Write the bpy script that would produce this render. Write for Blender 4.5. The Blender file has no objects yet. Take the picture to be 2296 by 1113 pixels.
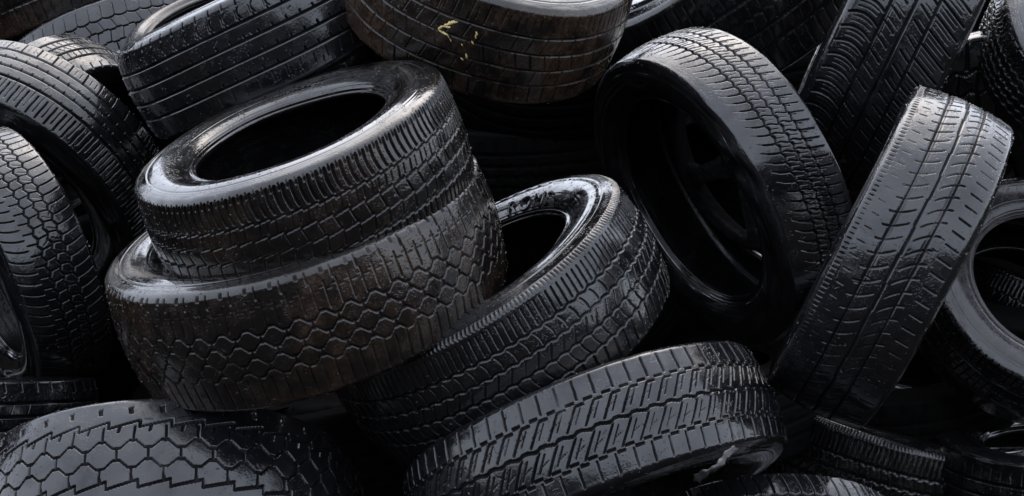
import bpy, math, random
import numpy as np
from mathutils import Matrix, Vector

random.seed(4)
sc = bpy.context.scene
COL = sc.collection
F = 3400.0                    # focal length in photo pixels (photo 2296 x 1113)
CX, CY = 1148.0, 556.5
PITCH = math.radians(-11.0)
CAM = np.array([0.0, 0.0, 1.95])
cr = np.array([1.0, 0, 0])
cb = np.array([0, -math.cos(PITCH), -math.sin(PITCH)])   # camera backward axis
cu = np.cross(cb, cr)
RC = np.stack([cr, cu, cb], 1)                            # camera -> world

# ------------------------------------------------------------ materials
def nodes(name):
    m = bpy.data.materials.new(name); m.use_nodes = True
    nt = m.node_tree; nt.nodes.clear()
    return m, nt, nt.nodes.new

def mathn(nt, op, a, b=None, c=None, clamp=False):
    n = nt.nodes.new('ShaderNodeMath'); n.operation = op; n.use_clamp = clamp
    for i, v in enumerate((a, b, c)):
        if v is None: continue
        if hasattr(v, 'is_output'): nt.links.new(v, n.inputs[i])
        else: n.inputs[i].default_value = v
    return n.outputs[0]

def noise(nt, vec, scale, detail=4, rough=.55, dist=0.):
    n = nt.nodes.new('ShaderNodeTexNoise'); n.inputs['Scale'].default_value = scale
    n.inputs['Detail'].default_value = detail; n.inputs['Roughness'].default_value = rough
    n.inputs['Distortion'].default_value = dist
    nt.links.new(vec, n.inputs['Vector']); return n.outputs['Fac']

def ramp(nt, v, lo, hi, a=0., b=1.):
    n = nt.nodes.new('ShaderNodeMapRange'); n.interpolation_type = 'SMOOTHSTEP'
    nt.links.new(v, n.inputs[0])
    for i, x in enumerate((lo, hi, a, b)): n.inputs[i + 1].default_value = x
    return n.outputs[0]

def rubber(name, base=(.006, .006, .007), dirt=0., dirtcol=(.05, .028, .016), rough=.15, wet=1., seed=0., grime=1.0, wear=0., spec=.3, wave=1.):
    """wet black rubber: smooth water film, dried mud smears, fine grain"""
    m, nt, N = nodes(name)
    out = N('ShaderNodeOutputMaterial'); p = N('ShaderNodeBsdfPrincipled')
    nt.links.new(p.outputs[0], out.inputs[0])
    tc = N('ShaderNodeTexCoord'); mp = N('ShaderNodeMapping'); mp.inputs['Location'].default_value = (seed, seed * .7, seed * 1.3)
    nt.links.new(tc.outputs['Object'], mp.inputs[0]); v = mp.outputs[0]
    big = noise(nt, v, 5, 5, .6, .4)
    mid = noise(nt, v, 26, 5, .65)
    fine = noise(nt, v, 160, 3, .6)
    micro = noise(nt, v, 700, 2, .5)
    # dirt
    comb = mathn(nt, 'ADD', mathn(nt, 'MULTIPLY', big, .6), mathn(nt, 'MULTIPLY', mid, .5))
    d = ramp(nt, comb, .62 - .22 * dirt, .80 - .18 * dirt, 0., min(1., .15 + dirt))
    spk = ramp(nt, fine, .40, .68, .35, 1.)
    ge = N('ShaderNodeNewGeometry'); sx = N('ShaderNodeSeparateXYZ'); nt.links.new(ge.outputs['True Normal'], sx.inputs[0])
    # rain washes the mud off faces that look up; it stays on the flanks
    dm = mathn(nt, 'MULTIPLY', mathn(nt, 'MULTIPLY', d, spk), ramp(nt, sx.outputs['Z'], .18, .5, 1., .12))
    mix = N('ShaderNodeMix'); mix.data_type = 'RGBA'
    nt.links.new(dm, mix.inputs[0])
    mix.inputs[6].default_value = (*base, 1); mix.inputs[7].default_value = (*dirtcol, 1)
    mix2 = N('ShaderNodeMix'); mix2.data_type = 'RGBA'
    nt.links.new(ramp(nt, mid, .45, .75, 0, .5 + wear), mix2.inputs[0])
    nt.links.new(mix.outputs[2], mix2.inputs[6]); mix2.inputs[7].default_value = (base[0] * 2.1 + .003, base[1] * 2.1 + .003, base[2] * 2.1 + .004, 1)
    nt.links.new(mix2.outputs[2], p.inputs['Base Color'])
    at = N('ShaderNodeAttribute'); at.attribute_name = 'moulded'; gv = at.outputs['Fac']     # groove floors keep the matt mould finish
    r = mathn(nt, 'ADD', ramp(nt, mid, .3, .75, rough - .09, rough + .06), mathn(nt, 'MULTIPLY', dm, .25))
    r = mathn(nt, 'ADD', r, mathn(nt, 'MULTIPLY', gv, .35))
    nt.links.new(mathn(nt, 'MULTIPLY', mathn(nt, 'SUBTRACT', 1., mathn(nt, 'MULTIPLY', gv, .7)), spec), p.inputs['Specular IOR Level'])
    nt.links.new(r, p.inputs['Roughness'])
    p.inputs['IOR'].default_value = 1.52
    p.inputs['Coat IOR'].default_value = 1.5
    nt.links.new(mathn(nt, 'MULTIPLY', ramp(nt, noise(nt, v, 11, 4, .6, .6), .30, .50, wet * .6, wet), mathn(nt, 'SUBTRACT', 1., gv)), p.inputs['Coat Weight'])
    nt.links.new(ramp(nt, mid, .35, .7, .015, .07), p.inputs['Coat Roughness'])
    # grain, water ripples and beads of water
    vo = N('ShaderNodeTexVoronoi'); vo.inputs['Scale'].default_value = 230
    nt.links.new(v, vo.inputs['Vector'])
    bead = mathn(nt, 'MULTIPLY', ramp(nt, vo.outputs['Distance'], .42, .08, 0, 1), ramp(nt, mid, .46, .60, 0, 1))
    h = mathn(nt, 'ADD', mathn(nt, 'MULTIPLY', fine, .0006 * grime), mathn(nt, 'MULTIPLY', micro, .00012 * grime))
    h = mathn(nt, 'ADD', h, mathn(nt, 'MULTIPLY', bead, .0013))
    h = mathn(nt, 'ADD', h, mathn(nt, 'MULTIPLY', mid, .0016 * wave))
    b = N('ShaderNodeBump'); b.inputs['Strength'].default_value = .55; b.inputs['Distance'].default_value = 1.0
    nt.links.new(h, b.inputs['Height'])
    nt.links.new(b.outputs[0], p.inputs['Normal'])
    b2 = N('ShaderNodeBump'); b2.inputs['Strength'].default_value = .28; b2.inputs['Distance'].default_value = 1.0
    nt.links.new(h, b2.inputs['Height']); nt.links.new(b2.outputs[0], p.inputs['Coat Normal'])
    return m

def simple(name, col, rough=.4, metal=0., coat=0., bumps=0., scale=60):
    m, nt, N = nodes(name)
    out = N('ShaderNodeOutputMaterial'); p = N('ShaderNodeBsdfPrincipled'); nt.links.new(p.outputs[0], out.inputs[0])
    tc = N('ShaderNodeTexCoord'); f = noise(nt, tc.outputs['Object'], scale, 5, .6)
    mx = N('ShaderNodeMix'); mx.data_type = 'RGBA'; nt.links.new(ramp(nt, f, .35, .7), mx.inputs[0])
    mx.inputs[6].default_value = (*col, 1); mx.inputs[7].default_value = tuple(c * .55 for c in col) + (1,)
    nt.links.new(mx.outputs[2], p.inputs['Base Color'])
    p.inputs['Metallic'].default_value = metal
    if name in ('wet_soil', 'shade_black_rim'): p.inputs['Specular IOR Level'].default_value = .05
    nt.links.new(ramp(nt, f, .3, .7, rough * .7, rough * 1.3), p.inputs['Roughness'])
    p.inputs['Coat Weight'].default_value = coat
    if bumps:
        b = N('ShaderNodeBump'); b.inputs['Distance'].default_value = bumps; nt.links.new(f, b.inputs['Height']); nt.links.new(b.outputs[0], p.inputs['Normal'])
    return m

M_LINER = rubber('inner_rubber', (.005, .005, .006), .1, rough=.35, wet=.25, seed=9, spec=.2)
M_DRY_SHADE = rubber('dry_shade_rubber', (.004, .004, .004), .1, (.012, .009, .007), rough=.6, wet=0., seed=4, spec=.05)  # dry rubber of buried tyres; gap shade put in as near-black without sheen
M_DRY2 = rubber('torn_rubber', (.02, .02, .02), .3, rough=.4, wet=.5, seed=6)
M_SIDE = rubber('smooth_sidewall', (.006, .006, .007), .12, rough=.13, wet=1., seed=8, grime=.35, spec=.45, wave=.35)
M_SIDEB = rubber('stained_sidewall', (.007, .006, .006), .4, rough=.13, wet=1., seed=3.1, grime=.35, spec=.45, wave=.35)
M_BROWN2 = rubber('caked_rubber', (.009, .007, .006), .74, (.10, .058, .034), rough=.24, wet=.7, seed=5.2, grime=1.6)
M_PLAIN = [rubber('wet_rubber_a', dirt=.1, seed=1), rubber('wet_rubber_b', (.007, .007, .0085), .1, rough=.18, wet=1., seed=5)]
M_BROWN = rubber('muddy_rubber', (.008, .0065, .006), .62, (.075, .043, .026),  rough=.17, wet=.9, seed=2.2, grime=1.5)
M_TAN = rubber('dusty_rubber', (.028, .025, .027), .5, (.06, .043, .032), rough=.27, wet=.6, seed=7.7)
M_HALF = rubber('stained_rubber', (.007, .006, .006), .5, rough=.17, wet=.9, seed=3.1)
M_RIM = simple('shade_black_rim', (.008, .008, .009), .75, .0, .0, .001)  # rim blackened, sheen cut: the shade inside the hole put into its colour
M_METAL = simple('wheel_alloy', (.2, .2, .21), .25, .9, .1, .001)
M_PAINT = simple('yellow_paint', (.80, .62, .26), .45, 0, .3, .0008, 90)
M_SOIL = simple('wet_soil', (.02, .017, .014), .8, 0, 0, .02, 9)
m, nt, N = nodes('rain_water')
_o = N('ShaderNodeOutputMaterial'); _p = N('ShaderNodeBsdfPrincipled'); nt.links.new(_p.outputs[0], _o.inputs[0])
_p.inputs['Transmission Weight'].default_value = 1; _p.inputs['Roughness'].default_value = 0.02; _p.inputs['IOR'].default_value = 1.33
M_WATER = m

# ------------------------------------------------------------ groove drawing (all lengths in mm)
def cut(d, wd, soft=1.0):
    return np.clip(1 - (np.abs(d) - wd / 2) / soft, 0, 1)
def band(Y, a, b, s=2.0):
    return np.clip((Y - a) / s, 0, 1) * np.clip((b - Y) / s, 0, 1)
def per(x, P):
    return (x + P / 2) % P - P / 2
def tri(x, P):                      # triangle wave -1..1
    return 1 - 4 * np.abs((x / P) % 1 - .5)
def trap(x, P, k=1.9):              # flat-topped zigzag
    return np.clip(tri(x, P) * k, -1, 1)

class Pat:
    """collects grooves over a grid X (mm round the tyre), Y (mm across), T = tread half width"""
    def __init__(s, X, Y, T, L):
        s.X, s.Y, s.T, s.L = X, Y, T, L
        s.h = np.zeros(X.shape)
    def P(s, p): return s.L / max(1, round(s.L / p))
    def add(s, v, depth): s.h = np.maximum(s.h, v * depth)
    def line(s, y, wd, depth=5., wave=None):
        yy = y * s.T + (wave if wave is not None else 0)
        s.add(cut(s.Y - yy, wd, .85), depth)
    def lat(s, p, wd, a, b, depth=3.5, f=None, phase=0., off=0.):
        P = s.P(p)
        sh = f(s.Y / s.T) if f is not None else 0
        v = cut(per(s.X + phase * P - sh, P), wd, .85) * band(s.Y, a * s.T, b * s.T)
        s.add(v, depth)

def jag(X, P, a):                   # saw step
    return a * (2 * ((X / P) % 1) - 1)
def notch(X, P, a, k=.16):          # little periodic kinks
    return a * np.exp(-(per(X, P) / (k * P)) ** 2)

def pat_lying(g):
    P = g.P(27)
    for y, w, ph in ((.50, 2.6, 0), (.17, 2.6, .5), (-.18, 2.6, .2), (-.55, 3, .7)):
        g.line(y, w, 4, jag(g.X + ph * P, P, 2.2))
    g.lat(14, 3.6, .55, 1.12, 4.5, lambda y: 7 * (y - .8) ** 2 * 6 - 4 * y)
    g.lat(14, 2.6, .98, 1.16, 2.5, lambda y: 10 * y, .3)
    for a, b, ph, s in ((.19, .48, 0, 9), (-.16, .15, .4, -8), (-.52, -.2, .1, 9)): g.lat(27, 2.0, a, b, 3, lambda y, s=s: s * y * 2, ph)
    g.lat(27, 1.2, .22, .46, 2, lambda y: 14 * y, .5)
    g.lat(14, 3.2, -1.12, -.6, 4, lambda y: 4 * y)

def pat_hex(g, P0=42, lines=(.36, .10, -.17, -.44), step=False):
    P = g.P(P0)
    for i, y in enumerate(lines):
        g.line(y, 3.4, 4.5, (1 if i % 2 else -1) * 5.6 * trap(g.X, P))
    for i in range(len(lines) - 1):
        g.lat(P0, 3, lines[i + 1] + .02, lines[i] - .02, 3.5, None, .5 * ((i + 1) % 2))
    g.lat(P0 / 2, 2.0, lines[0] + .06, .93, 2.6, None, .25)
    g.line(.80, 1.6, 1.6, 2.6 * np.sign(tri(g.X, P / 2)))
    g.lat(P0, 2.8, .92, 1.2, 3, None, .25)
    g.lat(P0 / 2, 2.6, -1.1, lines[-1] - .06, 3.4, None, .25)
    # squared bite marks on the shoulder
    g.lat(P0, 6, 1.06, 1.2, 3, None, .6)

def pat_lowhex(g):
    P0 = 51; P = g.P(P0)
    # stepped saw rows at both sides and two rows of hexagons between
    g.line(-.62, 3.2, 5, jag(g.X, P, 6.5)); g.lat(P0, 2.6, -.62 - .09, -.62 + .09, 5)
    g.line(.52, 3.2, 5, jag(g.X, P, 6.5)); g.lat(P0, 2.6, .52 - .09, .52 + .09, 5)
    for i, y in enumerate((-.22, .15)):
        g.line(y, 3, 5, (1 if i else -1) * 6.5 * trap(g.X + .3 * P, P))
    g.lat(P0, 2.4, -.18, .11, 4, None, .3)
    g.lat(P0, 2.4, -.60, -.25, 4, lambda y: 4 * y, -.2)
    g.lat(P0, 2.4, .2, .50, 4, lambda y: 4 * y, -.2)
    g.lat(P0, 3.4, -.60, -.45, 4, lambda y: 22 * y, .12); g.lat(P0, 3.4, .36, .5, 4, lambda y: -22 * y, .62)
    g.lat(P0, 5.5, -.98, -.83, 3.6, lambda y: -18 * y, 0)
    g.lat(P0, 2.0, -1.0, -.9, 3.0, lambda y: 28 * y, .2)
    g.lat(P0, 5.5, .83, .98, 3.6, lambda y: 18 * y, 0)

def pat_centre(g):
    P = g.P(25)
    for y, w, ph in ((.52, 3.2, 0), (.16, 3.6, .5), (-.20, 3.2, .2), (-.56, 3.6, .6)):
        g.line(y, w, 5, 1.5 * np.sin(2 * np.pi * (g.X / P + ph)) + notch(g.X + ph * P, P, 1.3))
    g.lat(12.5, 2.2, .56, 1.02, 3, lambda y: 5 * y)
    for a, b, ph in ((.18, .5, 0), (-.18, .14, .5), (-.54, -.22, .2)): g.lat(25, 1.8, a, b, 3, lambda y: 8 * np.sin(6 * y), ph)
    g.lat(25, 3, -1.1, -.6, 4, lambda y: 6 * y)
    g.lat(8.2, 2.8, 1.08, 1.25, 2.0)

def pat_paint(g):
    P = g.P(30)
    for y in (.58, .18, -.22, -.62): g.line(y, 2.6, 3.5, .5 * np.sin(g.X / 40))
    for y in (.63, .23, -.17, -.57): g.line(y, 1.4, -1.1)
    g.lat(30, 2, .62, 1.1, 3, lambda y: 10 * y); g.lat(15, 1.5, .7, 1.0, 2, lambda y: 3 * y)
    for a, b, s, ph in ((.2, .56, 26, 0), (-.2, .16, -26, .3), (-.6, -.24, 24, .5)):
        g.lat(30, 1.6, a, b, 2.4, lambda y, s=s: s * y, ph)
    g.lat(30, 1.8, -1.1, -.66, 3, lambda y: -14 * y)

def pat_topleft(g):
    P = g.P(29)
    for y, ph in ((.60, 0), (.20, .3), (-.20, .6), (-.60, .2)):
        g.line(y, 4.2, 5.5)
        g.lat(29, 2.4, y - .02, y + .12, 4, lambda t: -6 * t, ph)
    g.lat(29, 2.2, .66, .96, 2.6, lambda y: 24 * (y - .8) ** 2 * 10, .1)
    g.lat(29, 1.0, .68, .9, 1.5, lambda y: 10 * y, .55)
    g.lat(29, 3, 1.0, 1.2, 3.5, lambda y: 16 * y, .5)
    g.lat(29, 1.4, -.97, -.7, 2, lambda y: 10 * y, .5)

def pat_alloy(g):
    P = g.P(21)
    for y, ph in ((.28, 0), (-.10, .4), (-.50, .7)):
        g.line(y, 3.6, 5, 1.5 * np.sin(2 * np.pi * (g.X / P + ph)))
    for a, b, ph in ((-.09, .27, 0), (-.49, -.11, .35)):
        g.lat(21, 1.9, a, b, 3, lambda y, m=(a + b) / 2: 26 * (y - m) + 1.6 * np.sin((y - m) * 17) , ph)
        g.lat(21, .9, a + .1, b, 1.4, lambda y, m=(a + b) / 2: 26 * (y - m), ph + .5)
    g.lat(21, 2.4, .30, .66, 3, lambda y: 16 * y + 40 * (y - .3) ** 2)
    g.lat(21, 1.1, .60, .82, 1.2, lambda y: 16 * y + 40 * (y - .3) ** 2)
    g.lat(42, 2.0, .31, .44, 3, None, .5)
    g.lat(21, 1.9, -.98, -.52, 3, lambda y: 22 * y, .2)
    g.lat(21, 1.5, -.7, -.55, 2, lambda y: 30 * y, .2)

def pat_lean(g):
    P = g.P(25)
    g.line(-.42, 3.2, 5); g.line(.42, 3.2, 5)
    g.line(.02, 4.0, 5, .6 * np.sign(tri(g.X, P * 4)))
    g.line(-.36, 1., 2); g.line(.36, 1., 2)
    g.lat(25, 2.4, -.60, -.08, 2.8, lambda y: -36 * y - 70 * (y + .36) ** 2, 0)
    g.lat(25, 2.4, .12, .60, 2.8, lambda y: -34 * y + 90 * (y - .48) ** 2, .35)
    g.lat(25, 1.6, -.9, -.70, 1.4, lambda y: 6 * y, .5)
    g.lat(25, 2.4, .72, 1.06, 2.6, lambda y: 12 * y, .2)
    g.lat(9, 1.8, -1.12, -.98, 1.8)
    

def pat_vee(g):
    P = g.P(31)
    g.line(-.42, 4.2, 5); g.line(.44, 4.2, 5); g.line(.02, 5.0, 5)
    g.line(-.36, .9, 2)
    g.lat(31, 3.6, -1.12, -.44, 4.5, lambda y: 108 * (y + .82) ** 2)
    g.lat(31, 3.4, -.43, -.10, 4, lambda y: 60 * y + 40 * (y + .3) ** 2, .35)
    g.lat(31, 3.4, .12, .44, 4, lambda y: 66 * y, .1)
    g.lat(31, 3.4, .44, 1.1, 4.5, lambda y: 52 * y, .45)
    for a, b, f, ph in ((-.98, -.55, lambda y: 90 * (y + .84) ** 2, .36), (-.98, -.55, lambda y: 90 * (y + .84) ** 2, .68), (-.36, -.06, lambda y: 60 * y, .7), (.2, .42, lambda y: 62 * y, .42), (.5, .95, lambda y: 52 * y, .80), (.5, .95, lambda y: 52 * y, .12)):
        g.lat(31, 1.2, a, b, 1.8, f, ph)
    g.lat(31, 1.2, -.78, -.73, 1.5, lambda y: 100 * y, .5)

def pat_facing(g):
    for y in (.5, .1, -.3): g.line(y, 3, 4)
    g.lat(17, 3, .6, 1.12, 4, lambda y: 5 * y); g.line(.93, 1.6, 2.2)
    g.lat(17, 2.0, .94, 1.2, 2.4, None, .5)
    g.lat(17, 2, -.2, .45, 2.5, lambda y: 9 * y, .3)

def pat_corner(g):
    P = g.P(26)
    for y, ph in ((.55, 0), (.24, .2), (-.08, .4), (-.40, .6), (-.7, .1)):
        g.line(y, 4.6, 6, 2.4 * np.sin(2 * np.pi * (g.X / P + ph)))
    g.lat(13, 1.6, .66, 1.0, 1.6, lambda y: 6 * np.sin(9 * y))
    g.lat(26, 3, 1.02, 1.2, 3)

def pat_lowright(g):
    for y in (.52, .14, -.24, -.6): g.line(y, 5, 6)
    g.lat(24, 2, .34, .5, 3, lambda y: 10 * y); g.lat(24, 2, -.22, 0, 3, lambda y: 30 * y); g.lat(24, 2, -.58, -.4, 3)
    g.lat(24, 1.6, .6, .95, 2)

def pat_bottom(g):
    P = g.P(31)
    g.line(.02, 3.6, 5, 1.8 * np.sin(2 * np.pi * g.X / P) + notch(g.X, P, -2.4))
    g.line(-.56, 3, 4.5, 2.8 * np.sign(tri(g.X + 4, P)))
    g.line(.62, 3, 4.5, 2.8 * np.sign(tri(g.X + 9, P)))
    for a, b, ph in ((.07, .60, 0), (-.54, -.05, .4)):
        g.lat(31, 3.2, a, b, 4.5, lambda y: 58 * y, ph)
        g.lat(31, 1.7, a + .06, b - .1, 3, lambda y: 56 * y, ph + .36)
        m = (a + b) / 2
        g.lat(31, 1.8, m - .05, m + .05, 3, lambda y: 190 * y, ph - m * 140 / 31 + .49)
    g.lat(31, 2.4, .66, 1.1, 3, lambda y: 4 * y, .5)
    g.lat(31, 3.4, -1.1, -.62, 3.4, lambda y: 4 * y, .5)

def pat_flat(g):
    for y in (.5, .1, -.3): g.line(y, 4.6, 6)
    g.lat(34, 3, .82, 1.12, 3.6, lambda y: -9 * y); g.lat(34, 1, .14, .46, 1, lambda y: 22 * y)
    g.lat(34, 3.2, -.33, -.26, 3)
    g.lat(34, 3.2, .5, .6, 3, None, .4)
    g.lat(34, 3, -1.1, -.5, 3)

def pat_leftblock(g):
    P = g.P(23)
    for y, ph in ((-.50, 0), (-.16, .4), (.18, .7)):
        g.line(y, 3.2, 5, 2.8 * tri(g.X + ph * P, P))
    g.lat(23, 2.0, -.49, -.18, 3.5, lambda y: 8 * y, .3); g.lat(23, 2.0, -.14, .16, 3.5, lambda y: -8 * y, .6)
    g.lat(23, 2.0, -1.1, -.54, 3.2, lambda y: 7 * (y + .5) ** 2 * 4)
    g.lat(23, 2.2, .2, .5, 3.5, lambda y: 10 * y, .1)
    g.lat(23, 2.4, .50, 1.12, 3, lambda y: 18 * (y - .5) ** 2 * 2.2 + 3 * y, .4)
    g.lat(23, 1.0, -.45, -.2, 1.6, lambda y: 40 * y, .5)

def pat_leftrib(g):
    for y, ph in ((-.66, 0), (-.33, .3), (0.0, .6), (.34, .1)):
        g.line(y, 5.2, 8)
        if y > -.5: g.lat(27, 2.4, y - .09, y + .01, 4, lambda t: 8 * t, ph)
    g.lat(40, 2.4, -1.14, -.69, 4, lambda y: -9 * y)
    g.lat(13.5, 1.1, -1.0, -.75, 1.0, lambda y: -9 * y)
    g.lat(24, 3.2, .46, 1.12, 4.5, lambda y: 3 * y); g.lat(24, 1.4, .40, 1.0, 2.4, lambda y: 3 * y, .5)

def pat_small(g):
    for y in (-.62, -.26, .10, .46): g.line(y, 4, 5)
    g.lat(17, 1.2, -.58, -.3, 1.7, lambda y: -10 * y)
    g.lat(17, 1.2, -.22, .06, 1.7, lambda y: -46 * y); g.lat(17, 1.4, .13, .43, 2, lambda y: 10 * y)
    g.lat(30, 2.6, .86, 1.15, 3, lambda y: 20 * y)

def pat_scallop(g):
    P = g.P(33)
    yy = .52 * g.T - 7 * np.sqrt(np.clip(1 - (per(g.X, P) / (P / 2)) ** 2, 0, 1))
    g.add(cut(g.Y - yy - 4, 2.8, 1.2), 4.5)
    g.lat(33, 1.6, .55, 1.0, 1.8, lambda y: 8 * (y - .5), .5)
    g.line(.10, 2.8, 4.5, 1.4 * np.sign(tri(g.X, P))); g.line(-.3, 2.8, 4.5, 1.4 * np.sign(tri(g.X, P)))
    g.lat(33, 2, .12, .44, 2.4, lambda y: -30 * y, .5); g.lat(33, 2, -.28, .08, 2.4, lambda y: 20 * y, .2)
    g.lat(33, 3, -1.1, -.34, 3)

def pat_chunky(g):
    P = g.P(44)
    g.line(.3, 6, 7, 5 * tri(g.X, P)); g.line(-.3, 6, 7, 5 * tri(g.X + P / 2, P))
    g.lat(44, 7, .34, 1.14, 7, lambda y: 14 * y); g.lat(44, 4, -.26, .26, 6, lambda y: 30 * y, .5); g.lat(44, 7, -1.14, -.34, 7, lambda y: 14 * y, .5)

def pat_plain(g):
    P = g.P(26)
    for y, ph in ((.5, 0), (.16, .3), (-.18, .6), (-.52, .1)): g.line(y, 3.6, 5, 1.2 * np.sin(2 * np.pi * (g.X / P + ph)))
    g.lat(26, 2, .54, 1.08, 3, lambda y: 8 * y); g.lat(26, 2, -1.08, -.56, 3, lambda y: 8 * y); g.lat(26, 1.6, -.5, .48, 2.4, lambda y: 24 * y, .5)

# ------------------------------------------------------------ tyre building
def spline(pts, n):
    """Catmull-Rom through pts, resampled to n points by arc length"""
    P = np.array(pts, float); Q = np.vstack([2 * P[0] - P[1], P, 2 * P[-1] - P[-2]])
    out = []
    for i in range(1, len(Q) - 2):
        t = np.linspace(0, 1, 24, endpoint=False)[:, None]
        a, b, c, d = Q[i - 1], Q[i], Q[i + 1], Q[i + 2]
        out.append(.5 * ((2 * b) + (c - a) * t + (2 * a - 5 * b + 4 * c - d) * t ** 2 + (3 * b - a - 3 * c + d) * t ** 3))
    out = np.vstack(out + [P[-1:]])
    s = np.r_[0, np.cumsum(np.hypot(*np.diff(out, axis=0).T))]
    u = np.linspace(0, s[-1], n)
    return np.stack([np.interp(u, s, out[:, 0]), np.interp(u, s, out[:, 1])], 1), u

def theta_samples(n, frac=.80, half=math.radians(108)):
    a = int(n * frac)
    return np.r_[np.linspace(-half, half, a, endpoint=False), np.linspace(half, 2 * math.pi - half, n - a, endpoint=False)]

def grid_mesh(name, V, mat, parent, flip=False, attr=None):
    """V: (nt, ns, 3), closed in the first direction"""
    nt_, ns = V.shape[:2]
    me = bpy.data.meshes.new(name)
    me.vertices.add(nt_ * ns); me.vertices.foreach_set('co', V.reshape(-1).astype(np.float32))
    i = np.arange(nt_)[:, None]; j = np.arange(ns - 1)[None]
    i2 = (i + 1) % nt_
    q = np.stack([i * ns + j, i2 * ns + j, i2 * ns + j + 1, i * ns + j + 1], -1).reshape(-1, 4)
    if flip: q = q[:, ::-1]
    nf = len(q)
    me.loops.add(nf * 4); me.loops.foreach_set('vertex_index', q.reshape(-1).astype(np.int32))
    me.polygons.add(nf)
    me.polygons.foreach_set('loop_start', np.arange(0, nf * 4, 4, dtype=np.int32))
    me.polygons.foreach_set('loop_total', np.full(nf, 4, dtype=np.int32))
    me.polygons.foreach_set('use_smooth', np.ones(nf, dtype=bool))
    me.materials.append(mat); me.update(calc_edges=True)
    if attr is not None:
        at = me.attributes.new('moulded', 'FLOAT', 'POINT'); at.data.foreach_set('value', attr.reshape(-1).astype(np.float32))
    o = bpy.data.objects.new(name, me); COL.objects.link(o); o.parent = parent
    return o

def wobble(th, rho, s, R, seed, sag, stretch=None):
    r = random.Random(seed)
    a, b, c, d = [r.uniform(0, 6.28) for _ in range(4)]
    k = 1 + sag * np.cos(2 * th + a) + .4 * sag * np.cos(3 * th + b)
    if stretch: k = k + stretch[1] * np.clip(np.cos(th - math.radians(stretch[0])), 0, 1) ** 2 - stretch[2] * np.cos(th - math.radians(stretch[0] + 90)) ** 2
    ds = .6 * sag * R * np.cos(2 * th + c) + .3 * sag * R * np.cos(5 * th + d)
    return rho * k, s + ds

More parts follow.
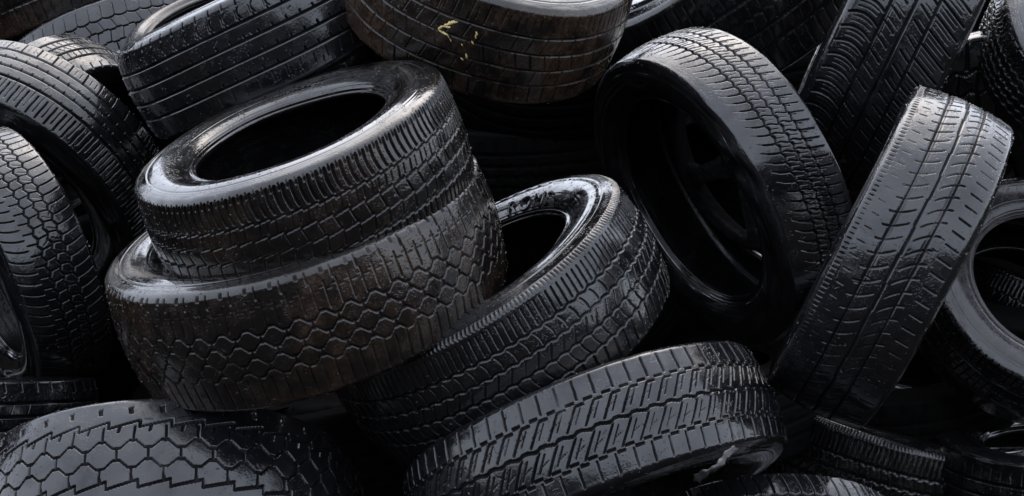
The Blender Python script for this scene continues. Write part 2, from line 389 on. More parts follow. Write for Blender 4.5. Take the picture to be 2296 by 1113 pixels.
DROPS = []        # points where rain beads sit
def tyre(name, label, group, R, w, br, pattern, mats, nth=1100, ns=96, seed=0, sag=.009, ring=None, buckle=0., stretch=None, wear=1., detail=1, ph=0., cat='tyre'):
    root = bpy.data.objects.new(name, None); root.empty_display_size = .1; COL.objects.link(root)
    root['label'] = label; root['category'] = cat
    if group: root['group'] = group
    mt, ms, ml = mats
    W = w * R; T = .80 * W
    th = theta_samples(nth) if nth > 300 else np.linspace(-math.pi, math.pi, nth, endpoint=False)
    L = 2 * math.pi * R * 1000
    X = ((th + ph) % (2 * math.pi) * R * 1000)[:, None]
    def lay(P, name, mat, H=None, flip=False, thx=th, attr=None):
        # P (ns,2): s, rho in metres ; H (nt,ns) depth in metres along the inward normal
        d = np.gradient(P, axis=0); n = np.stack([d[:, 1], -d[:, 0]], 1); n /= np.linalg.norm(n, axis=1)[:, None] + 1e-12
        s = np.broadcast_to(P[:, 0], (len(thx), len(P))).copy(); r = np.broadcast_to(P[:, 1], s.shape).copy()
        if H is not None: s += n[:, 0] * H; r += n[:, 1] * H
        if buckle:
            k = np.clip((s / W - .1), 0, 1) * np.exp(-((thx[:, None] + .4) / 1.3) ** 2)
            f = (r / R - br) / (1 - br)
            r = r - buckle * R * k * .5 * np.sin(math.pi * np.clip(f, 0, 1)) * np.sin(thx[:, None] * 4 + 6 * f)
            s = s + buckle * R * k * np.sin(math.pi * np.clip(f, 0, 1)) * np.cos(thx[:, None] * 9 + 7 * f + 1.5 * np.sin(thx[:, None] * 5))
        r, s = wobble(thx[:, None], r, s, R, seed, sag, stretch)
        V = np.stack([r * np.cos(thx)[:, None], r * np.sin(thx)[:, None], s], -1)
        return grid_mesh(name, V, mat, root, flip, attr), V
    E = .975
    # tread: from below one shoulder to below the other, s going + to -
    tr = [(.985 * W, .905 * R), (.955 * W, .94 * R), (.89 * W, .967 * R), (T, E * R), (.6 * W, .986 * R), (.3 * W, .996 * R), (0, R)]
    tr = tr + [(-a, b) for a, b in tr[:-1][::-1]]
    P, u = spline(tr, ns); PT = P.copy()
    Y = (u[-1] / 2 - u) * 1000
    Pn, Yn = np.broadcast_to(X, (nth, ns)), np.broadcast_to(Y, (nth, ns))
    g = Pat(Pn, Yn, T * 1000, L); pattern(g)
    rr = np.random.RandomState(seed + 3); H0 = g.h
    # uneven wear: depth fades in and out round the tyre
    fade = .8 + .2 * np.sin(th * 3 + rr.rand() * 6)[:, None] * np.cos(Yn / 40)
    wn = np.zeros(H0.shape)
    for k_ in range(9):
        f1, f2, p1, p2 = rr.randint(2, 40), rr.uniform(.01, .09), rr.uniform(0, 6.28), rr.uniform(0, 6.28)
        wn += np.sin(th[:, None] * f1 + p1 + .5 * np.sin(th[:, None] * 7)) * np.cos(Yn * f2 + p2) / 3
    H = g.h * 1.2 / 1000. * np.clip(fade, .5, 1.1) * wear * np.clip(.95 + .32 * wn, .35, 1.25)
    H += .00035 * wn
    if detail:
        # cuts and scrapes of a used tyre
        for k_ in range(70):
            i0 = rr.randint(0, nth); y0 = rr.uniform(-1, 1) * T * 1000; x0 = float(X[i0, 0]); an = rr.uniform(0, 3.14); ln = rr.uniform(4, 20)
            sel = np.abs(X[:, 0] - x0) < ln
            dx = Pn[sel] - x0; dy = Yn[sel] - y0; al_ = dx * math.cos(an) + dy * math.sin(an); cr_ = -dx * math.sin(an) + dy * math.cos(an) + .04 * al_ ** 2 / 4
            H[sel] += np.clip(1 - np.abs(cr_) / 1.3, 0, 1) * np.clip((ln / 2 - np.abs(al_)) / 3, 0, 1) * rr.uniform(.0006, .0018)
    # edge ring at the end of the tread
    H[:, :2] = 0; H[:, -2:] = 0
    dPn = np.gradient(P, axis=0)
    # inward: sign check (normal as defined points outward for this direction) -> negate
    nrm = np.stack([dPn[:, 1], -dPn[:, 0]], 1); sgn = -1 if nrm[ns // 2, 1] > 0 else 1
    tro, TV = lay(P, 'tread', mt, H * sgn, flip=True, attr=np.clip(H / .0022, 0, 1))
    # sidewalls
    nsw = 64 if detail else 24
    ths = th[::2] if detail else th
    def wall(sign, nm):
        f = lambda k: (br + k * (.905 - br)) * R
        c = [(.985 * W, f(1)), (1.01 * W, f(.86)), (1.02 * W, f(.68)), (.995 * W, f(.48)), (.93 * W, f(.28)), (.85 * W, f(.13)), (.80 * W, f(.05)), (.76 * W, br * R)]
        c = [(sign * a, b) for a, b in c]
        P, u = spline(c, nsw); q = u / u[-1]
        H = np.zeros((len(ths), nsw))
        # concentric mouldings: bead step, rim line, belt line
        for q0, wd, dp in ((.975, .012, -.0022), (.945, .012, .0030), (.905, .016, -.0034), (.865, .012, .0040), (.80, .008, .0016), (.785, .006, -.0009), (.55, .006, .0009), (.53, .005, -.0007), (.10, .009, .0016), (.055, .006, -.0010)):
            H += np.exp(-((q[None] - q0) / wd) ** 2) * dp
        if ring:
            q0, q1, mm, dp = ring
            Pm = L / round(L / mm)
            Xs = X[::2]
            H += (np.clip((q - q0) / .02, 0, 1) * np.clip((q1 - q) / .02, 0, 1))[None] * cut(per(Xs, Pm), mm * .35, mm * .2) * dp
        H[:, 0] = 0; H[:, -1] = 0
        d = np.gradient(P, axis=0); n = np.stack([d[:, 1], -d[:, 0]], 1)
        mid = nsw // 2; sg = -1 if n[mid, 0] * sign > 0 else 1
        return lay(P, nm, ms, H * sg, flip=(sign > 0), thx=ths)
    wall(1, 'sidewall'); wall(-1, 'sidewall')
    # inner liner with the two bead toes
    c = [(.76, br), (.725, br - .004), (.70, br + .012), (.74, br + .05), (.86, .74), (.93, .82), (.90, .89), (.76, .935), (.5, .948), (.2, .954), (0, .955)]
    c = [(a * W, b * R) for a, b in c]; c = c + [(-a, b) for a, b in c[:-1][::-1]]
    P, u = spline(c, 60 if detail else 30)
    q = (u / u[-1])
    H = np.broadcast_to(.0006 * np.sin(q * 220), (len(ths), len(q))).copy(); H[:, 0] = 0; H[:, -1] = 0
    lay(P, 'inner_liner', ml, H, flip=False, thx=ths)
    root['_'] = 0; del root['_']
    return root, (R, W, br, th, PT, TV)

def pose(root, u, v, d, al, ta):
    """stand the tyre at distance d, its axis leaning al (image angle) and ta (towards the viewer)"""
    al, ta = math.radians(al), math.radians(ta)
    c = np.array([(u - CX) / F * d, -(v - CY) / F * d, -d])
    n = np.array([math.cos(ta) * math.cos(al), math.cos(ta) * math.sin(al), math.sin(ta)])
    x = -c / np.linalg.norm(c); x = x - n * (x @ n); x /= np.linalg.norm(x); y = np.cross(n, x)
    Rm = RC @ np.stack([x, y, n], 1); cw = CAM + RC @ c
    M = Matrix.Identity(4)
    for i in range(3):
        for j in range(3): M[i][j] = Rm[i, j]
        M[i][3] = cw[i]
    root.matrix_world = M
    return Rm, cw

# key: (label, u, v, Rpx, alpha, tau, w, bead, R real, pattern, material key, options)
K = {'plain': (M_PLAIN[0], M_SIDE, M_LINER), 'plain2': (M_PLAIN[1], M_SIDE, M_LINER), 'brown': (M_BROWN, M_SIDEB, M_LINER), 'caked': (M_BROWN2, M_SIDEB, M_LINER),
     'half': (M_HALF, M_SIDEB, M_LINER), 'tan': (M_PLAIN[0], M_TAN, M_LINER)}
TY = [
 ('lying', 'tyre lying with its open hole facing up and a wide grey glare on its sidewall', 690, 394, 373, 109.5, 22.3, .350, .60, .287, pat_lying, 'half', dict(wear=.8)),
 ('hex', 'wide truck tyre with muddy brown hexagon tread, lying under the tyre with the open hole', 694, 598, 442, 106.2, 19.6, .317, .62, .35, pat_hex, 'brown', dict(wear=.62)),
 ('centre', 'tyre with raised letters inside its shaded sidewall, wedged right of the hexagon tread', 1108, 702, 398, 121.1, 16.5, .335, .61, .325, pat_centre, 'plain', dict(wear=.7, ring=(.12, .2, 5., -.0012))),
 ('paint', 'brown muddy tyre on top of the pile with yellow paint marks', 1090, -41, 330, 69.8, 34.8, .369, .62, .285, pat_paint, 'caked', {}),
 ('topleft', 'tyre with five straight ribs lying tilted left of the yellow marked tyre', 592, 80, 322, 115.3, 13.2, .345, .62, .29, pat_topleft, 'plain2', {}),
 ('alloy', 'tyre with a buckled sidewall still mounted on a spoked metal wheel', 1603, 396, 335, 208.6, 23.3, .312, .67, .31, pat_alloy, 'plain2', dict(buckle=.015, stretch=(-92, .17, .05), ring=(.05, .13, 4.2, -.0018))),
 ('lean', 'worn tyre leaning steeply with crescent cuts in its tread', 1991, 581, 388, -26.7, 10.5, .313, .62, .31, pat_lean, 'plain2', dict(wear=.75)),
 ('vee', 'tyre with deep slanted directional tread behind the steeply leaning worn tyre', 2003, 62, 377, -25.0, 6.5, .339, .62, .36, pat_vee, 'plain2', {}),
 ('facing', 'tyre at the right edge showing its brownish sidewall and hole to the viewer', 2322, 671, 284, 74.9, 57.9, .330, .61, .29, pat_facing, 'tan', {}),
 ('corner', 'tyre in the upper right corner with dark wavy ribs curving down', 2487, 131, 285, 74.4, 55.6, .312, .62, .29, pat_corner, 'plain', {}),
 ('lowright', 'straight ribbed tyre in the lower right corner', 2392, 1077, 289, 89.7, 6.3, .324, .62, .29, pat_lowright, 'plain', {}),
 ('bottom', 'wide tyre with slashed block tread tilted up at the bottom centre', 1336, 1044, 432, -69, 18.5, .285, .62, .34, pat_bottom, 'plain2', dict(wear=.8)),
 ('lowhex', 'large truck tyre with clean grey hexagon tread in the lower left corner', 372, 1217, 449, -83.3, 33.4, .328, .62, .36, pat_lowhex, 'plain2', {}),
 ('leftflat', 'tyre with straight grooves half hidden behind the clean hexagon tread', -61, 931, 272, 89.6, -3.8, .322, .62, .255, pat_flat, 'plain', {}),
 ('leftblock', 'tyre with small block tread and long curved shoulder cuts at the left edge', 35, 591, 301, 204.9, 30.5, .306, .62, .29, pat_leftblock, 'plain2', {}),
 ('leftrib', 'tyre with four straight grooves above the small block tread at the left edge', 73, 400, 320, 242.5, 42.0, .310, .62, .34, pat_leftrib, 'plain', {}),
 ('smallback', 'shiny small tyre peeking out between two ribbed tyres at upper left', 125, 310, 235, 325.5, 18.8, .339, .62, .26, pat_small, 'plain', {}),
 ('scallop', 'pale grey tyre with rounded scallops along its shoulder at the upper left', 293, 176, 285, 111.1, -10.0, .301, .62, .345, pat_scallop, 'plain2', {}),
 ('pale', 'tyre with a pale brownish sidewall behind the five ribbed tyre', 545, 100, 255, 104, 27, .330, .77, .268, pat_plain, 'tan', {}),
 ('bigdark', 'dark tyre with a bright wet sidewall edge at the top behind the wheel', 1655, -95, 410, 131, 22, .33, .62, .435, pat_plain, 'plain', {}),
 ('bright', 'bright wet ribbed tread just right of the yellow marked tyre', 1452, 232, 300, -93, 36, .33, .62, .345, pat_topleft, 'plain2', {}),
 ('topedge', 'tyre at the top edge with small hooked cuts, right of the directional tread', 2190, 32, 280, -97, 15, .33, .62, .34, pat_flat, 'plain2', {}),
 ('chunky', 'chunky lugged tyre in the shade beneath the top edge tyre', 2200, 118, 280, 107, 15, .33, .62, .31, pat_chunky, 'plain', {}),
 ('bottomarc', 'smooth shouldered tyre poking up at the bottom edge beside the torn strip', 1715, 1330, 350, -86, 40, .33, .62, .28, pat_leftblock, 'plain', {}),
 ('bottomback', 'dark bald tyre just behind the smooth shouldered one at the bottom edge', 1740, 1300, 285, -84, 32, .33, .62, .31, pat_plain, 'plain', {}),
 ('bottomsmall', 'low tyre showing only its cut shoulder at the bottom edge left of the corner tyre', 2050, 1205, 250, 88, -18, .33, .62, .28, pat_flat, 'plain2', {}),
 ('wedge', 'tyre at the far left edge showing one thin bright sidewall sliver', -262, 810, 290, 48, 42, .33, .62, .31, pat_plain, 'plain', {}),
 ('inside', 'dark tyre seen through the hole of the brownish tyre', 2330, 760, 270, 62, 3, .33, .62, .36, pat_lying, 'plain', {}),
 ('sunken', 'dark tyre sunk in shadow beneath the steeply leaning worn tyre', 2010, 1010, 320, 80, 12, .33, .62, .35, pat_centre, 'plain', {}),
 ('tophigh', 'dark shaded tyre at the top left corner above the scalloped tyre', 190, -80, 330, 111, 12, .33, .62, .42, pat_plain, 'brown', {}),
 ('leftcorner', 'rough tyre showing a small patch of tread at the upper left edge', -190, 130, 240, 150, -10, .33, .62, .30, pat_lean, 'plain', {}),
]
BK = {}
for i, (key, lab, u, v, rp, al, ta, w, br, R, pf, mk, opt) in enumerate(TY):
    d = R * F / rp
    far = key in ('inside', 'tophigh', 'leftcorner', 'wedge', 'chunky', 'topedge', 'bottomback', 'bigdark', 'sunken')
    root, info = tyre('car_tyre' if R < .33 else 'truck_tyre', lab, 'tyres heaped in the pile', R, w, br, pf, K[mk], nth=700 if far else 1400, ns=72 if far else int(R * w * 1000 * 2.2 / 1.5), seed=i * 7 + 1, ph=i * .37, **opt)
    Rm, cw = pose(root, u, v, d, al, ta)
    BK[key] = (root, info, Rm, cw, d)

# ---- letters moulded on a sidewall, sub-part of that sidewall
def child(root, name):
    return [c for c in root.children if c.name.split('.')[0] == name]
def letters(key, text, size, rho, ang, depth=.0016, sgn=1):
    root, (R, W, br, th, P, TV), Rm, cw, d = BK[key]
    cu_ = bpy.data.curves.new('lettering', 'FONT'); cu_.body = text; cu_.size = size; cu_.extrude = depth; cu_.align_x = 'CENTER'; cu_.space_character = 1.15
    cu_.bevel_depth = size * .012
    tmp = bpy.data.objects.new('tmp', cu_); COL.objects.link(tmp)
    dg = bpy.context.evaluated_depsgraph_get()
    me = bpy.data.meshes.new_from_object(tmp.evaluated_get(dg)); bpy.data.objects.remove(tmp); bpy.data.curves.remove(cu_)
    me.name = 'lettering'
    n = len(me.vertices); co = np.zeros(n * 3); me.vertices.foreach_get('co', co); co = co.reshape(-1, 3)
    f = lambda k: (br + k * (.905 - br)) * R
    c = np.array([(.985 * W, f(1)), (1.01 * W, f(.86)), (1.02 * W, f(.68)), (.995 * W, f(.48)), (.93 * W, f(.28)), (.85 * W, f(.13)), (.80 * W, f(.05)), (.76 * W, br * R)])
    o = np.argsort(c[:, 1])
    r = rho * R + co[:, 1]; t = math.radians(ang) - co[:, 0] / (rho * R) * 1.0
    s = np.interp(r, c[o, 1], c[o, 0]) + co[:, 2]
    V = np.stack([r * np.cos(t), r * np.sin(t), s], 1)
    me.vertices.foreach_set('co', V.reshape(-1)); me.update()
    me.materials.clear(); me.materials.append(M_PLAIN[0])
    ob = bpy.data.objects.new('lettering', me); COL.objects.link(ob)
    ob.parent = child(root, 'sidewall')[0]
letters('centre', 'ROMS', .040, .655, 131, .0032)
letters('lying', 'TUBELESS RADIAL', .011, .715, 175)
letters('lying', 'STEEL BELTED', .011, .715, 235)

# ---- the metal wheel inside the buckled tyre
def lathe(name, prof, mat, parent, n=160, close=False):
    P = np.array(prof, float)
    if close: P = np.vstack([P, P[:1]])
    t = np.linspace(0, 2 * math.pi, n, endpoint=False)
    V = np.stack([P[None, :, 1] * np.cos(t)[:, None], P[None, :, 1] * np.sin(t)[:, None], np.broadcast_to(P[None, :, 0], (n, len(P)))], -1)
    return grid_mesh(name, V, mat, parent)
root, (R, W, br, th, P, TV), Rm, cw, d = BK['alloy']
b = br * R
rim = lathe('wheel_rim', [(-.95 * W, b * 1.0), (-.95 * W, b * .97), (-.85 * W, b * .93), (-.7 * W, b * .92), (-.55 * W, b * .86), (-.4 * W, b * .85), (-.34 * W, b * .87), (-.32 * W, b * .90),
      (-.40 * W, b * .89), (-.55 * W, b * .885), (-.7 * W, b * .945), (-.90 * W, b * .99)], M_RIM, root, close=True)
ZO = -.42 * W
lathe('hub', [(z * W - .42 * W, r_) for z, r_ in ((-.45, .02), (-.45, .2 * b), (-.28, .26 * b), (-.2, .25 * b), (-.16, .12 * b), (-.12, .1 * b), (-.12, .004))], M_METAL, rim, n=48)
import bmesh
for k in range(5):
    bm = bmesh.new(); a = k * 2 * math.pi / 5 + .5
    rows = []
    for t, hw, z0, z1 in ((.2, .030, -.42, -.22), (.45, .020, -.36, -.12), (.7, .018, -.32, -.08), (.9, .034, -.34, -.12)):
        ring_ = [(t * b, -hw, z0 * W), (t * b, -hw, z1 * W - .006), (t * b, -hw * .5, z1 * W), (t * b, hw * .5, z1 * W), (t * b, hw, z1 * W - .006), (t * b, hw, z0 * W)]
        rows.append([bm.verts.new((x * math.cos(a) - y * math.sin(a), x * math.sin(a) + y * math.cos(a), z + ZO)) for x, y, z in ring_])
    for r0, r1 in zip(rows, rows[1:]):
        for j in range(6): bm.faces.new((r0[j], r0[(j + 1) % 6], r1[(j + 1) % 6], r1[j]))
    bm.faces.new(rows[0]); bm.faces.new(rows[-1][::-1])
    bmesh.ops.recalc_face_normals(bm, faces=bm.faces)
    me = bpy.data.meshes.new('spoke'); bm.to_mesh(me); bm.free(); me.materials.append(M_METAL)
    o = bpy.data.objects.new('spoke', me); COL.objects.link(o); o.parent = rim
    bv = o.modifiers.new('edge', 'BEVEL'); bv.width = .003; bv.segments = 2

# ---- yellow paint dabs on the tread of the muddy tyre (a thin part following the tread)
def cam_ray(u, v):
    dcm = np.array([(u - CX) / F, -(v - CY) / F, -1.0]); return RC @ dcm
def on_tyre(key, u, v):
    root, (R, W, br, th, P, TV), Rm, cw, d = BK[key]
    o = Rm.T @ (CAM - cw); dr = Rm.T @ cam_ray(u, v)
    rs = R * .995; a = dr[0] ** 2 + dr[1] ** 2; bq = 2 * (o[0] * dr[0] + o[1] * dr[1])
    for _ in range(5):
        c = o[0] ** 2 + o[1] ** 2 - rs ** 2
        t = (-bq - math.sqrt(max(0, bq * bq - 4 * a * c))) / (2 * a); p = o + t * dr
        m_ = max(0, len(P) - 1); rs = float(np.interp(-p[2], -P[:, 0], P[:, 1]))
        ti = int(np.argmin(np.abs(th - math.atan2(p[1], p[0])))); ji = int(np.argmin(np.abs(P[:, 0] - p[2])))
        loc = np.hypot(TV[max(0, ti - 12):ti + 12, max(0, ji - 4):ji + 5, 0], TV[max(0, ti - 12):ti + 12, max(0, ji - 4):ji + 5, 1])
        rs = float(loc.max()) if loc.size else rs
    return p
strokes = [[(982, 66), (990, 61), (1002, 56), (1014, 51), (1027, 50)], [(984, 68), (992, 74), (1003, 79), (1008, 86), (1011, 92)], [(1070, 73), (1067, 80), (1066, 86)],
           [(1033, 131), (1039, 135)], [(1046, 122), (1045, 130)], [(1058, 95), (1062, 99)], [(996, 60), (1010, 62)], [(1035, 100), (1038, 103)]]
rnd = random.Random(3)
for s in strokes:
    bm = bmesh.new(); prev = None
    dense = []
    for (a0, b0), (a1, b1) in zip(s, s[1:]):
        for q in range(4): dense.append((a0 + (a1 - a0) * q / 4, b0 + (b1 - b0) * q / 4))
    dense.append(s[-1])
    for i, (uu, vv) in enumerate(dense):
        wd = (3.8 + rnd.uniform(-1.8, 2.2)) * (1 if 0 < i < len(dense) - 1 else .4)
        row = []
        for k in (-1, -.4, .4, 1):
            p = on_tyre('paint', uu + wd * k * .5, vv + wd * k * .9)
            rr_ = math.hypot(p[0], p[1]); f = 1 + (.0016 if abs(k) < .9 else -.0016) / rr_
            row.append(bm.verts.new((p[0] * f, p[1] * f, p[2])))
        if prev:
            for j in range(3): bm.faces.new((prev[j], prev[j + 1], row[j + 1], row[j]))
        prev = row
    bmesh.ops.recalc_face_normals(bm, faces=bm.faces)
    for f_ in bm.faces: f_.smooth = True
    me = bpy.data.meshes.new('paint_mark'); bm.to_mesh(me); bm.free(); me.materials.append(M_PAINT)
    o = bpy.data.objects.new('paint_mark', me); COL.objects.link(o); o.parent = child(BK['paint'][0], 'tread')[0]

# ---- filler tyres deeper in and round the heap (copies of two prototypes)
protoA, _ = tyre('car_tyre', 'x', None, .31, .33, .62, pat_plain, (M_DRY_SHADE, M_DRY_SHADE, M_DRY_SHADE), nth=260, ns=48, seed=77, detail=0)
protoB, _ = tyre('car_tyre', 'x', None, .32, .34, .60, pat_topleft, (M_DRY_SHADE, M_DRY_SHADE, M_DRY_SHADE), nth=260, ns=48, seed=78, detail=0)
def copy_thing(o):
    c = o.copy(); COL.objects.link(c)
    for ch in o.children:
        k = ch.copy(); COL.objects.link(k); k.parent = c; k.matrix_parent_inverse = ch.matrix_parent_inverse
    return c
FILL = [ # u, v, d, alpha, tau : inside the heap, seen dark through the gaps
 (1250, 120, 3.95, 95, 40), (1240, 340, 4.05, 95, 12), (880, 560, 3.75, 90, 8), (340, 520, 3.9, 110, 8), (1250, 620, 3.9, 100, 40), (740, 1000, 3.15, 100, 2), (820, 930, 3.6, 96, 8), (2010, 880, 3.8, 100, 15),
 (1560, 900, 3.7, 100, 8), (1850, 520, 4.0, 80, 8), (150, 880, 3.9, 80, 40), (1100, 60, 4.1, 100, 30), (2050, 330, 4.1, 20, 30), (560, 260, 4.2, 80, 30), (1750, 180, 4.3, 100, 5), (120, 230, 4.2, 110, 20),
 *[(u_ + (160 if r_ % 2 else 0), v_, 4.4 + .1 * ((u_ // 320 + r_) % 3), (u_ * 7 + v_ * 3) % 180 + 20, 15 + (u_ // 10 + v_) % 30) for r_, v_ in enumerate(range(-60, 1300, 230)) for u_ in range(-160, 2700, 320)],
 # the heap going on just above the picture
 (-300, -230, 4.2, 110, 25), (330, -270, 4.3, 80, 30), (980, -420, 4.0, 100, 30), (2520, -260, 4.2, 110, 30),
 (-420, 640, 3.0, 40, 10), (-400, 1080, 2.8, 80, 10),  # unseen tyres added past the left edge to block the sky
 # beyond the left and right edges
 (-620, 130, 3.7, 60, 30), (-620, 700, 3.3, 120, 30), (2960, 300, 3.6, 120, 30), (2930, 850, 3.4, 80, 30),
 # below the picture
 (-150, 1650, 2.9, 90, 35), (560, 1850, 2.9, 110, 35), (1250, 1800, 2.9, 80, 40), (1950, 1750, 3.0, 100, 35), (2650, 1600, 3.1, 90, 35)]
for i, (u, v, d, al, ta) in enumerate(FILL):
    c = copy_thing(protoA if i % 2 else protoB)
    pose(c, u, v, d, al, ta)
    c['label'] = 'shaded tyre buried in the gaps or round the edges of the heap'; c['group'] = 'tyres buried deeper in the heap'
for p_ in (protoA, protoB):
    for ch in list(p_.children): bpy.data.objects.remove(ch)
    bpy.data.objects.remove(p_)

# ---- torn strip of rubber lying at the bottom
def strip(name, pts, rad, mat, label, cat, seed=1):
    r = random.Random(seed); C = spline([(p[0], p[1]) for p in pts], 60)[0]; D = np.interp(np.linspace(0, 1, 60), np.linspace(0, 1, len(pts)), [p[2] for p in pts])
    n = 14; V = np.zeros((60, n, 3))
    for i in range(60):
        dd = D[i]; c = np.array([(C[i, 0] - CX) / F * dd, -(C[i, 1] - CY) / F * dd, -dd])
        j = min(i + 1, 59); k = max(i - 1, 0); t = np.array([C[j, 0] - C[k, 0], -(C[j, 1] - C[k, 1]), 0.3]); t /= np.linalg.norm(t)
        a = np.cross(t, [0, 0, 1.]); a /= np.linalg.norm(a); b_ = np.cross(a, t)
        ra = rad * (1 if 2 < i < 57 else .35) * (.8 + .3 * math.sin(i * .42) * math.cos(i * .17) + r.uniform(-.03, .03))
        for q in range(n):
            an = q / n * 2 * math.pi + i * .05
            k2 = ra * (1 + .25 * math.sin(2 * an + i * .16) + r.uniform(-.05, .05))
            V[i, q] = CAM + RC @ (c + k2 * (math.cos(an) * a + .6 * math.sin(an) * b_))
    V = V.transpose(1, 0, 2); ctr = V.reshape(-1, 3).mean(0)
    o = grid_mesh(name, V - ctr, mat, None); o.location = ctr
    o['label'] = label; o['category'] = cat
    return o
strip('rubber_strip', [(1556, 1078, 2.36), (1580, 1062, 2.34), (1610, 1045, 2.34), (1632, 1018, 2.35), (1656, 1006, 2.37)], .0065, M_DRY2, 'twisted scrap of torn rubber lying below the slashed block tread', 'rubber scrap')

# ---- ground and the trees, plus a bank added to block light
def ground():
    n = 90; s = np.linspace(-1, 1, n); s = np.sign(s) * np.abs(s) ** 3 * 400
    Xg, Yg = np.meshgrid(s, s, indexing='ij')
    Z = .05 * np.sin(Xg * .7) * np.cos(Yg * .5) * np.exp(-(Xg ** 2 + Yg ** 2) / 900)
    V = np.stack([Xg, Yg, Z], -1)
    me = bpy.data.meshes.new('ground')
    me.from_pydata([tuple(v) for v in V.reshape(-1, 3)], [], [(i * n + j, (i + 1) * n + j, (i + 1) * n + j + 1, i * n + j + 1) for i in range(n - 1) for j in range(n - 1)])
    me.materials.append(M_SOIL); o = bpy.data.objects.new('ground', me); COL.objects.link(o); o['kind'] = 'structure'
ground()
def blocker_bank():
    # earth slope added behind the heap to block low light and darken the gaps
    rs = np.random.RandomState(8); n, m_ = 90, 50
    xs = np.linspace(-7, 7, n); t = np.linspace(0, 1, m_)
    ph_ = rs.rand(8, 3) * 6.28
    V = []
    for x in xs:
        for q in t:
            z = -.2 + 2.15 * min(1., q * 1.35) ** .9; y = 4.35 + .75 * min(1., q * 1.35) + max(0, q - .74) * 14
            b_ = sum(math.sin(x * (1.3 + k * 1.1) + ph_[k, 0]) * math.sin(q * (5 + k * 4) + ph_[k, 1]) for k in range(6)) * .035
            V.append((x, y + b_, z + b_ * .6 - .02 * x * x * .3))
    F_ = [(i * m_ + j, (i + 1) * m_ + j, (i + 1) * m_ + j + 1, i * m_ + j + 1) for i in range(n - 1) for j in range(m_ - 1)]
    me = bpy.data.meshes.new('light_blocking_bank'); me.from_pydata(V, [], F_); me.polygons.foreach_set('use_smooth', [True] * len(F_)); me.materials.append(M_SOIL)
    o = bpy.data.objects.new('light_blocking_bank', me); COL.objects.link(o); o['kind'] = 'structure'
blocker_bank()
def trees():
    # the row of trees that stands behind the photographer (the wet rubber mirrors it)
    mb = rubber('bark', (.05, .04, .03), .3, rough=.7, wet=.1); ml = simple('leaf_green', (.035, .055, .022), .5, scale=3)
    for k in range(13):
        rs = np.random.RandomState(40 + k)
        x0 = -27 + 4.5 * k + rs.uniform(-.8, .8); y0 = -15 + rs.uniform(-1.5, 1.5); H = rs.uniform(5.2, 7.2)
        root = bpy.data.objects.new('leafy_tree', None); COL.objects.link(root); root.location = (x0, y0, 0)
        root['label'] = 'leafy tree in the row standing behind the photographer'; root['category'] = 'tree'; root['group'] = 'trees behind the photographer'
        t = np.linspace(0, 2 * math.pi, 12, endpoint=False); hz = np.linspace(0, H * .62, 9)
        rad = .24 * (1 - .75 * hz / (H * .7)) + .12 * np.exp(-hz / .3)
        lean = rs.uniform(-.3, .3, 2)
        V = np.stack([np.stack([rad * math.cos(a) + lean[0] * (hz / H) ** 2 * 3, rad * math.sin(a) + lean[1] * (hz / H) ** 2 * 3, hz], -1) for a in t])
        grid_mesh('trunk', V, mb, root)
        # crown: leaf sprays on a few dozen boughs
        nb = 46; c = rs.normal(size=(nb, 3)); c /= np.linalg.norm(c, axis=1)[:, None]; c *= rs.uniform(.35, 1, (nb, 1)) ** .5
        c = c * np.array([2.7, 2.3, H * .36]) + np.array([0, 0, H * .62])
        m_ = 90; ctr = (c[:, None] + rs.normal(size=(nb, m_, 3)) * .42).reshape(-1, 3)
        a = rs.normal(size=(len(ctr), 3)); a /= np.linalg.norm(a, axis=1)[:, None]; b_ = np.cross(a, rs.normal(size=a.shape)); b_ /= np.linalg.norm(b_, axis=1)[:, None]
        sz = rs.uniform(.12, .24, (len(ctr), 1))
        Q = np.stack([ctr - a * sz, ctr + b_ * sz * .5, ctr + a * sz, ctr - b_ * sz * .5], 1).reshape(-1, 3)
        me = bpy.data.meshes.new('crown'); me.from_pydata(Q.tolist(), [], np.arange(len(Q)).reshape(-1, 4).tolist()); me.materials.append(ml)
        o = bpy.data.objects.new('crown', me); COL.objects.link(o); o.parent = root
trees()

# ------------------------------------------------------------ beads of rain on the rubber
def drops():
    rs = np.random.RandomState(5); pts = []
    for key, (root, (R, W, br, th, P, TV), Rm, cw, d) in BK.items():
        n = 700
        ii = rs.randint(0, TV.shape[0], n * 4); jj = rs.randint(3, TV.shape[1] - 3, n * 4)
        V = TV[ii, jj]; r = np.hypot(V[:, 0], V[:, 1])
        nr = np.stack([V[:, 0] / r, V[:, 1] / r, V[:, 2] * 0], 1)
        wn = nr @ Rm.T; wp = V @ Rm.T + cw
        facing = ((CAM - wp) * wn).sum(1) > 0
        ok = facing & (wn[:, 2] > -.5)
        wp, wn = wp[ok][:n], wn[ok][:n]
        for p_, q in zip(wp, wn): pts.append((p_, q, rs.choice([.0008, .0011, .0015, .0021], p=[.45, .3, .18, .07])))
    me = bpy.data.meshes.new('rain_drops')
    bm = bmesh.new(); bmesh.ops.create_icosphere(bm, subdivisions=2, radius=1.0)
    base = np.array([v.co[:] for v in bm.verts]); fc = np.array([[v.index for v in f.verts] for f in bm.faces]); bm.free()
    VV = np.concatenate([base * r * np.array([1, 1, .8]) + p_ + q * r * .2 for p_, q, r in pts]); FF = np.concatenate([fc + i * len(base) for i in range(len(pts))])
    me.from_pydata(VV.tolist(), [], FF.tolist()); me.polygons.foreach_set('use_smooth', np.ones(len(FF), bool)); me.materials.append(M_WATER)
    o = bpy.data.objects.new('rain_drops', me); COL.objects.link(o); o['kind'] = 'stuff'; o['label'] = 'small beads of rain water standing on the wet tyres'; o['category'] = 'rain drops'
drops()
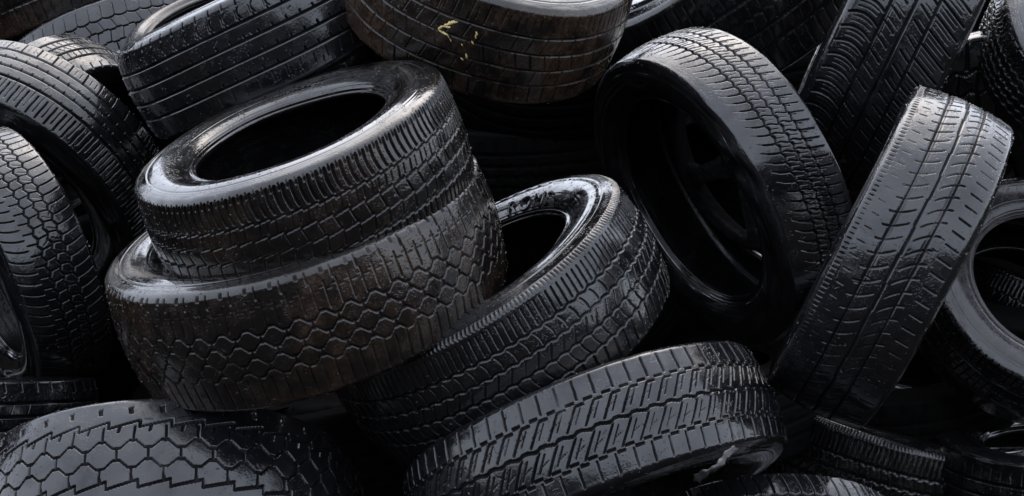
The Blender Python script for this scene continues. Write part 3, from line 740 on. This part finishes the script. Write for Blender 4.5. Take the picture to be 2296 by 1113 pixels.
# ------------------------------------------------------------ sky, sun, camera
W_ = bpy.data.worlds.new('World'); sc.world = W_; W_.use_nodes = True
nt = W_.node_tree; nt.nodes.clear()
bg = nt.nodes.new('ShaderNodeBackground'); wo = nt.nodes.new('ShaderNodeOutputWorld'); nt.links.new(bg.outputs[0], wo.inputs[0])
SUN_EL, SUN_AZ = 58.0, 8.0      # behind the heap (camera looks along +Y), a little to the right
sky = nt.nodes.new('ShaderNodeTexSky'); sky.sky_type = 'NISHITA'; sky.sun_disc = False
sky.sun_elevation = math.radians(SUN_EL); sky.sun_rotation = math.radians(SUN_AZ); sky.dust_density = 4.0; sky.air_density = 1.0
# overcast: a cloud deck that greys the sky and is dimmer towards the horizon
tc = nt.nodes.new('ShaderNodeTexCoord'); sp = nt.nodes.new('ShaderNodeSeparateXYZ'); nt.links.new(tc.outputs['Generated'], sp.inputs[0])
cl = noise(nt, tc.outputs['Generated'], 2.2, 5, .55)
gz = ramp(nt, sp.outputs['Z'], .0, .85, 1.05, 1.2)
cm = mathn(nt, 'MULTIPLY', gz, ramp(nt, cl, .3, .7, .88, 1.12))
mx = nt.nodes.new('ShaderNodeMix'); mx.data_type = 'RGBA'; mx.inputs[0].default_value = .62
nt.links.new(sky.outputs[0], mx.inputs[6]); mx.inputs[7].default_value = (7.0, 7.4, 8.3, 1)
vm = nt.nodes.new('ShaderNodeVectorMath'); vm.operation = 'SCALE'; nt.links.new(mx.outputs[2], vm.inputs[0]); nt.links.new(cm, vm.inputs['Scale'])
nt.links.new(vm.outputs[0], bg.inputs['Color']); bg.inputs['Strength'].default_value = .15
ld = bpy.data.lights.new('sun', 'SUN'); ld.energy = .5; ld.angle = math.radians(70); ld.color = (1, .97, .93)
so = bpy.data.objects.new('sun', ld); COL.objects.link(so)
e, a = math.radians(SUN_EL), math.radians(SUN_AZ)
dirv = Vector((math.sin(a) * math.cos(e), math.cos(a) * math.cos(e), math.sin(e)))
so.rotation_euler = dirv.to_track_quat('Z', 'Y').to_euler(); so.location = (0, 3, 6)

cd = bpy.data.cameras.new('camera'); cd.sensor_width = 36; cd.lens = 36 * F / 2296; cd.clip_end = 2000; cd.clip_start = .05
co = bpy.data.objects.new('camera', cd); COL.objects.link(co); sc.camera = co
M = Matrix.Identity(4)
for i in range(3):
    for j in range(3): M[i][j] = RC[i, j]
    M[i][3] = CAM[i]
co.matrix_world = M
sc.view_settings.view_transform = 'Standard'; sc.view_settings.look = 'None'; sc.view_settings.gamma = 1; sc.view_settings.exposure = 0.72
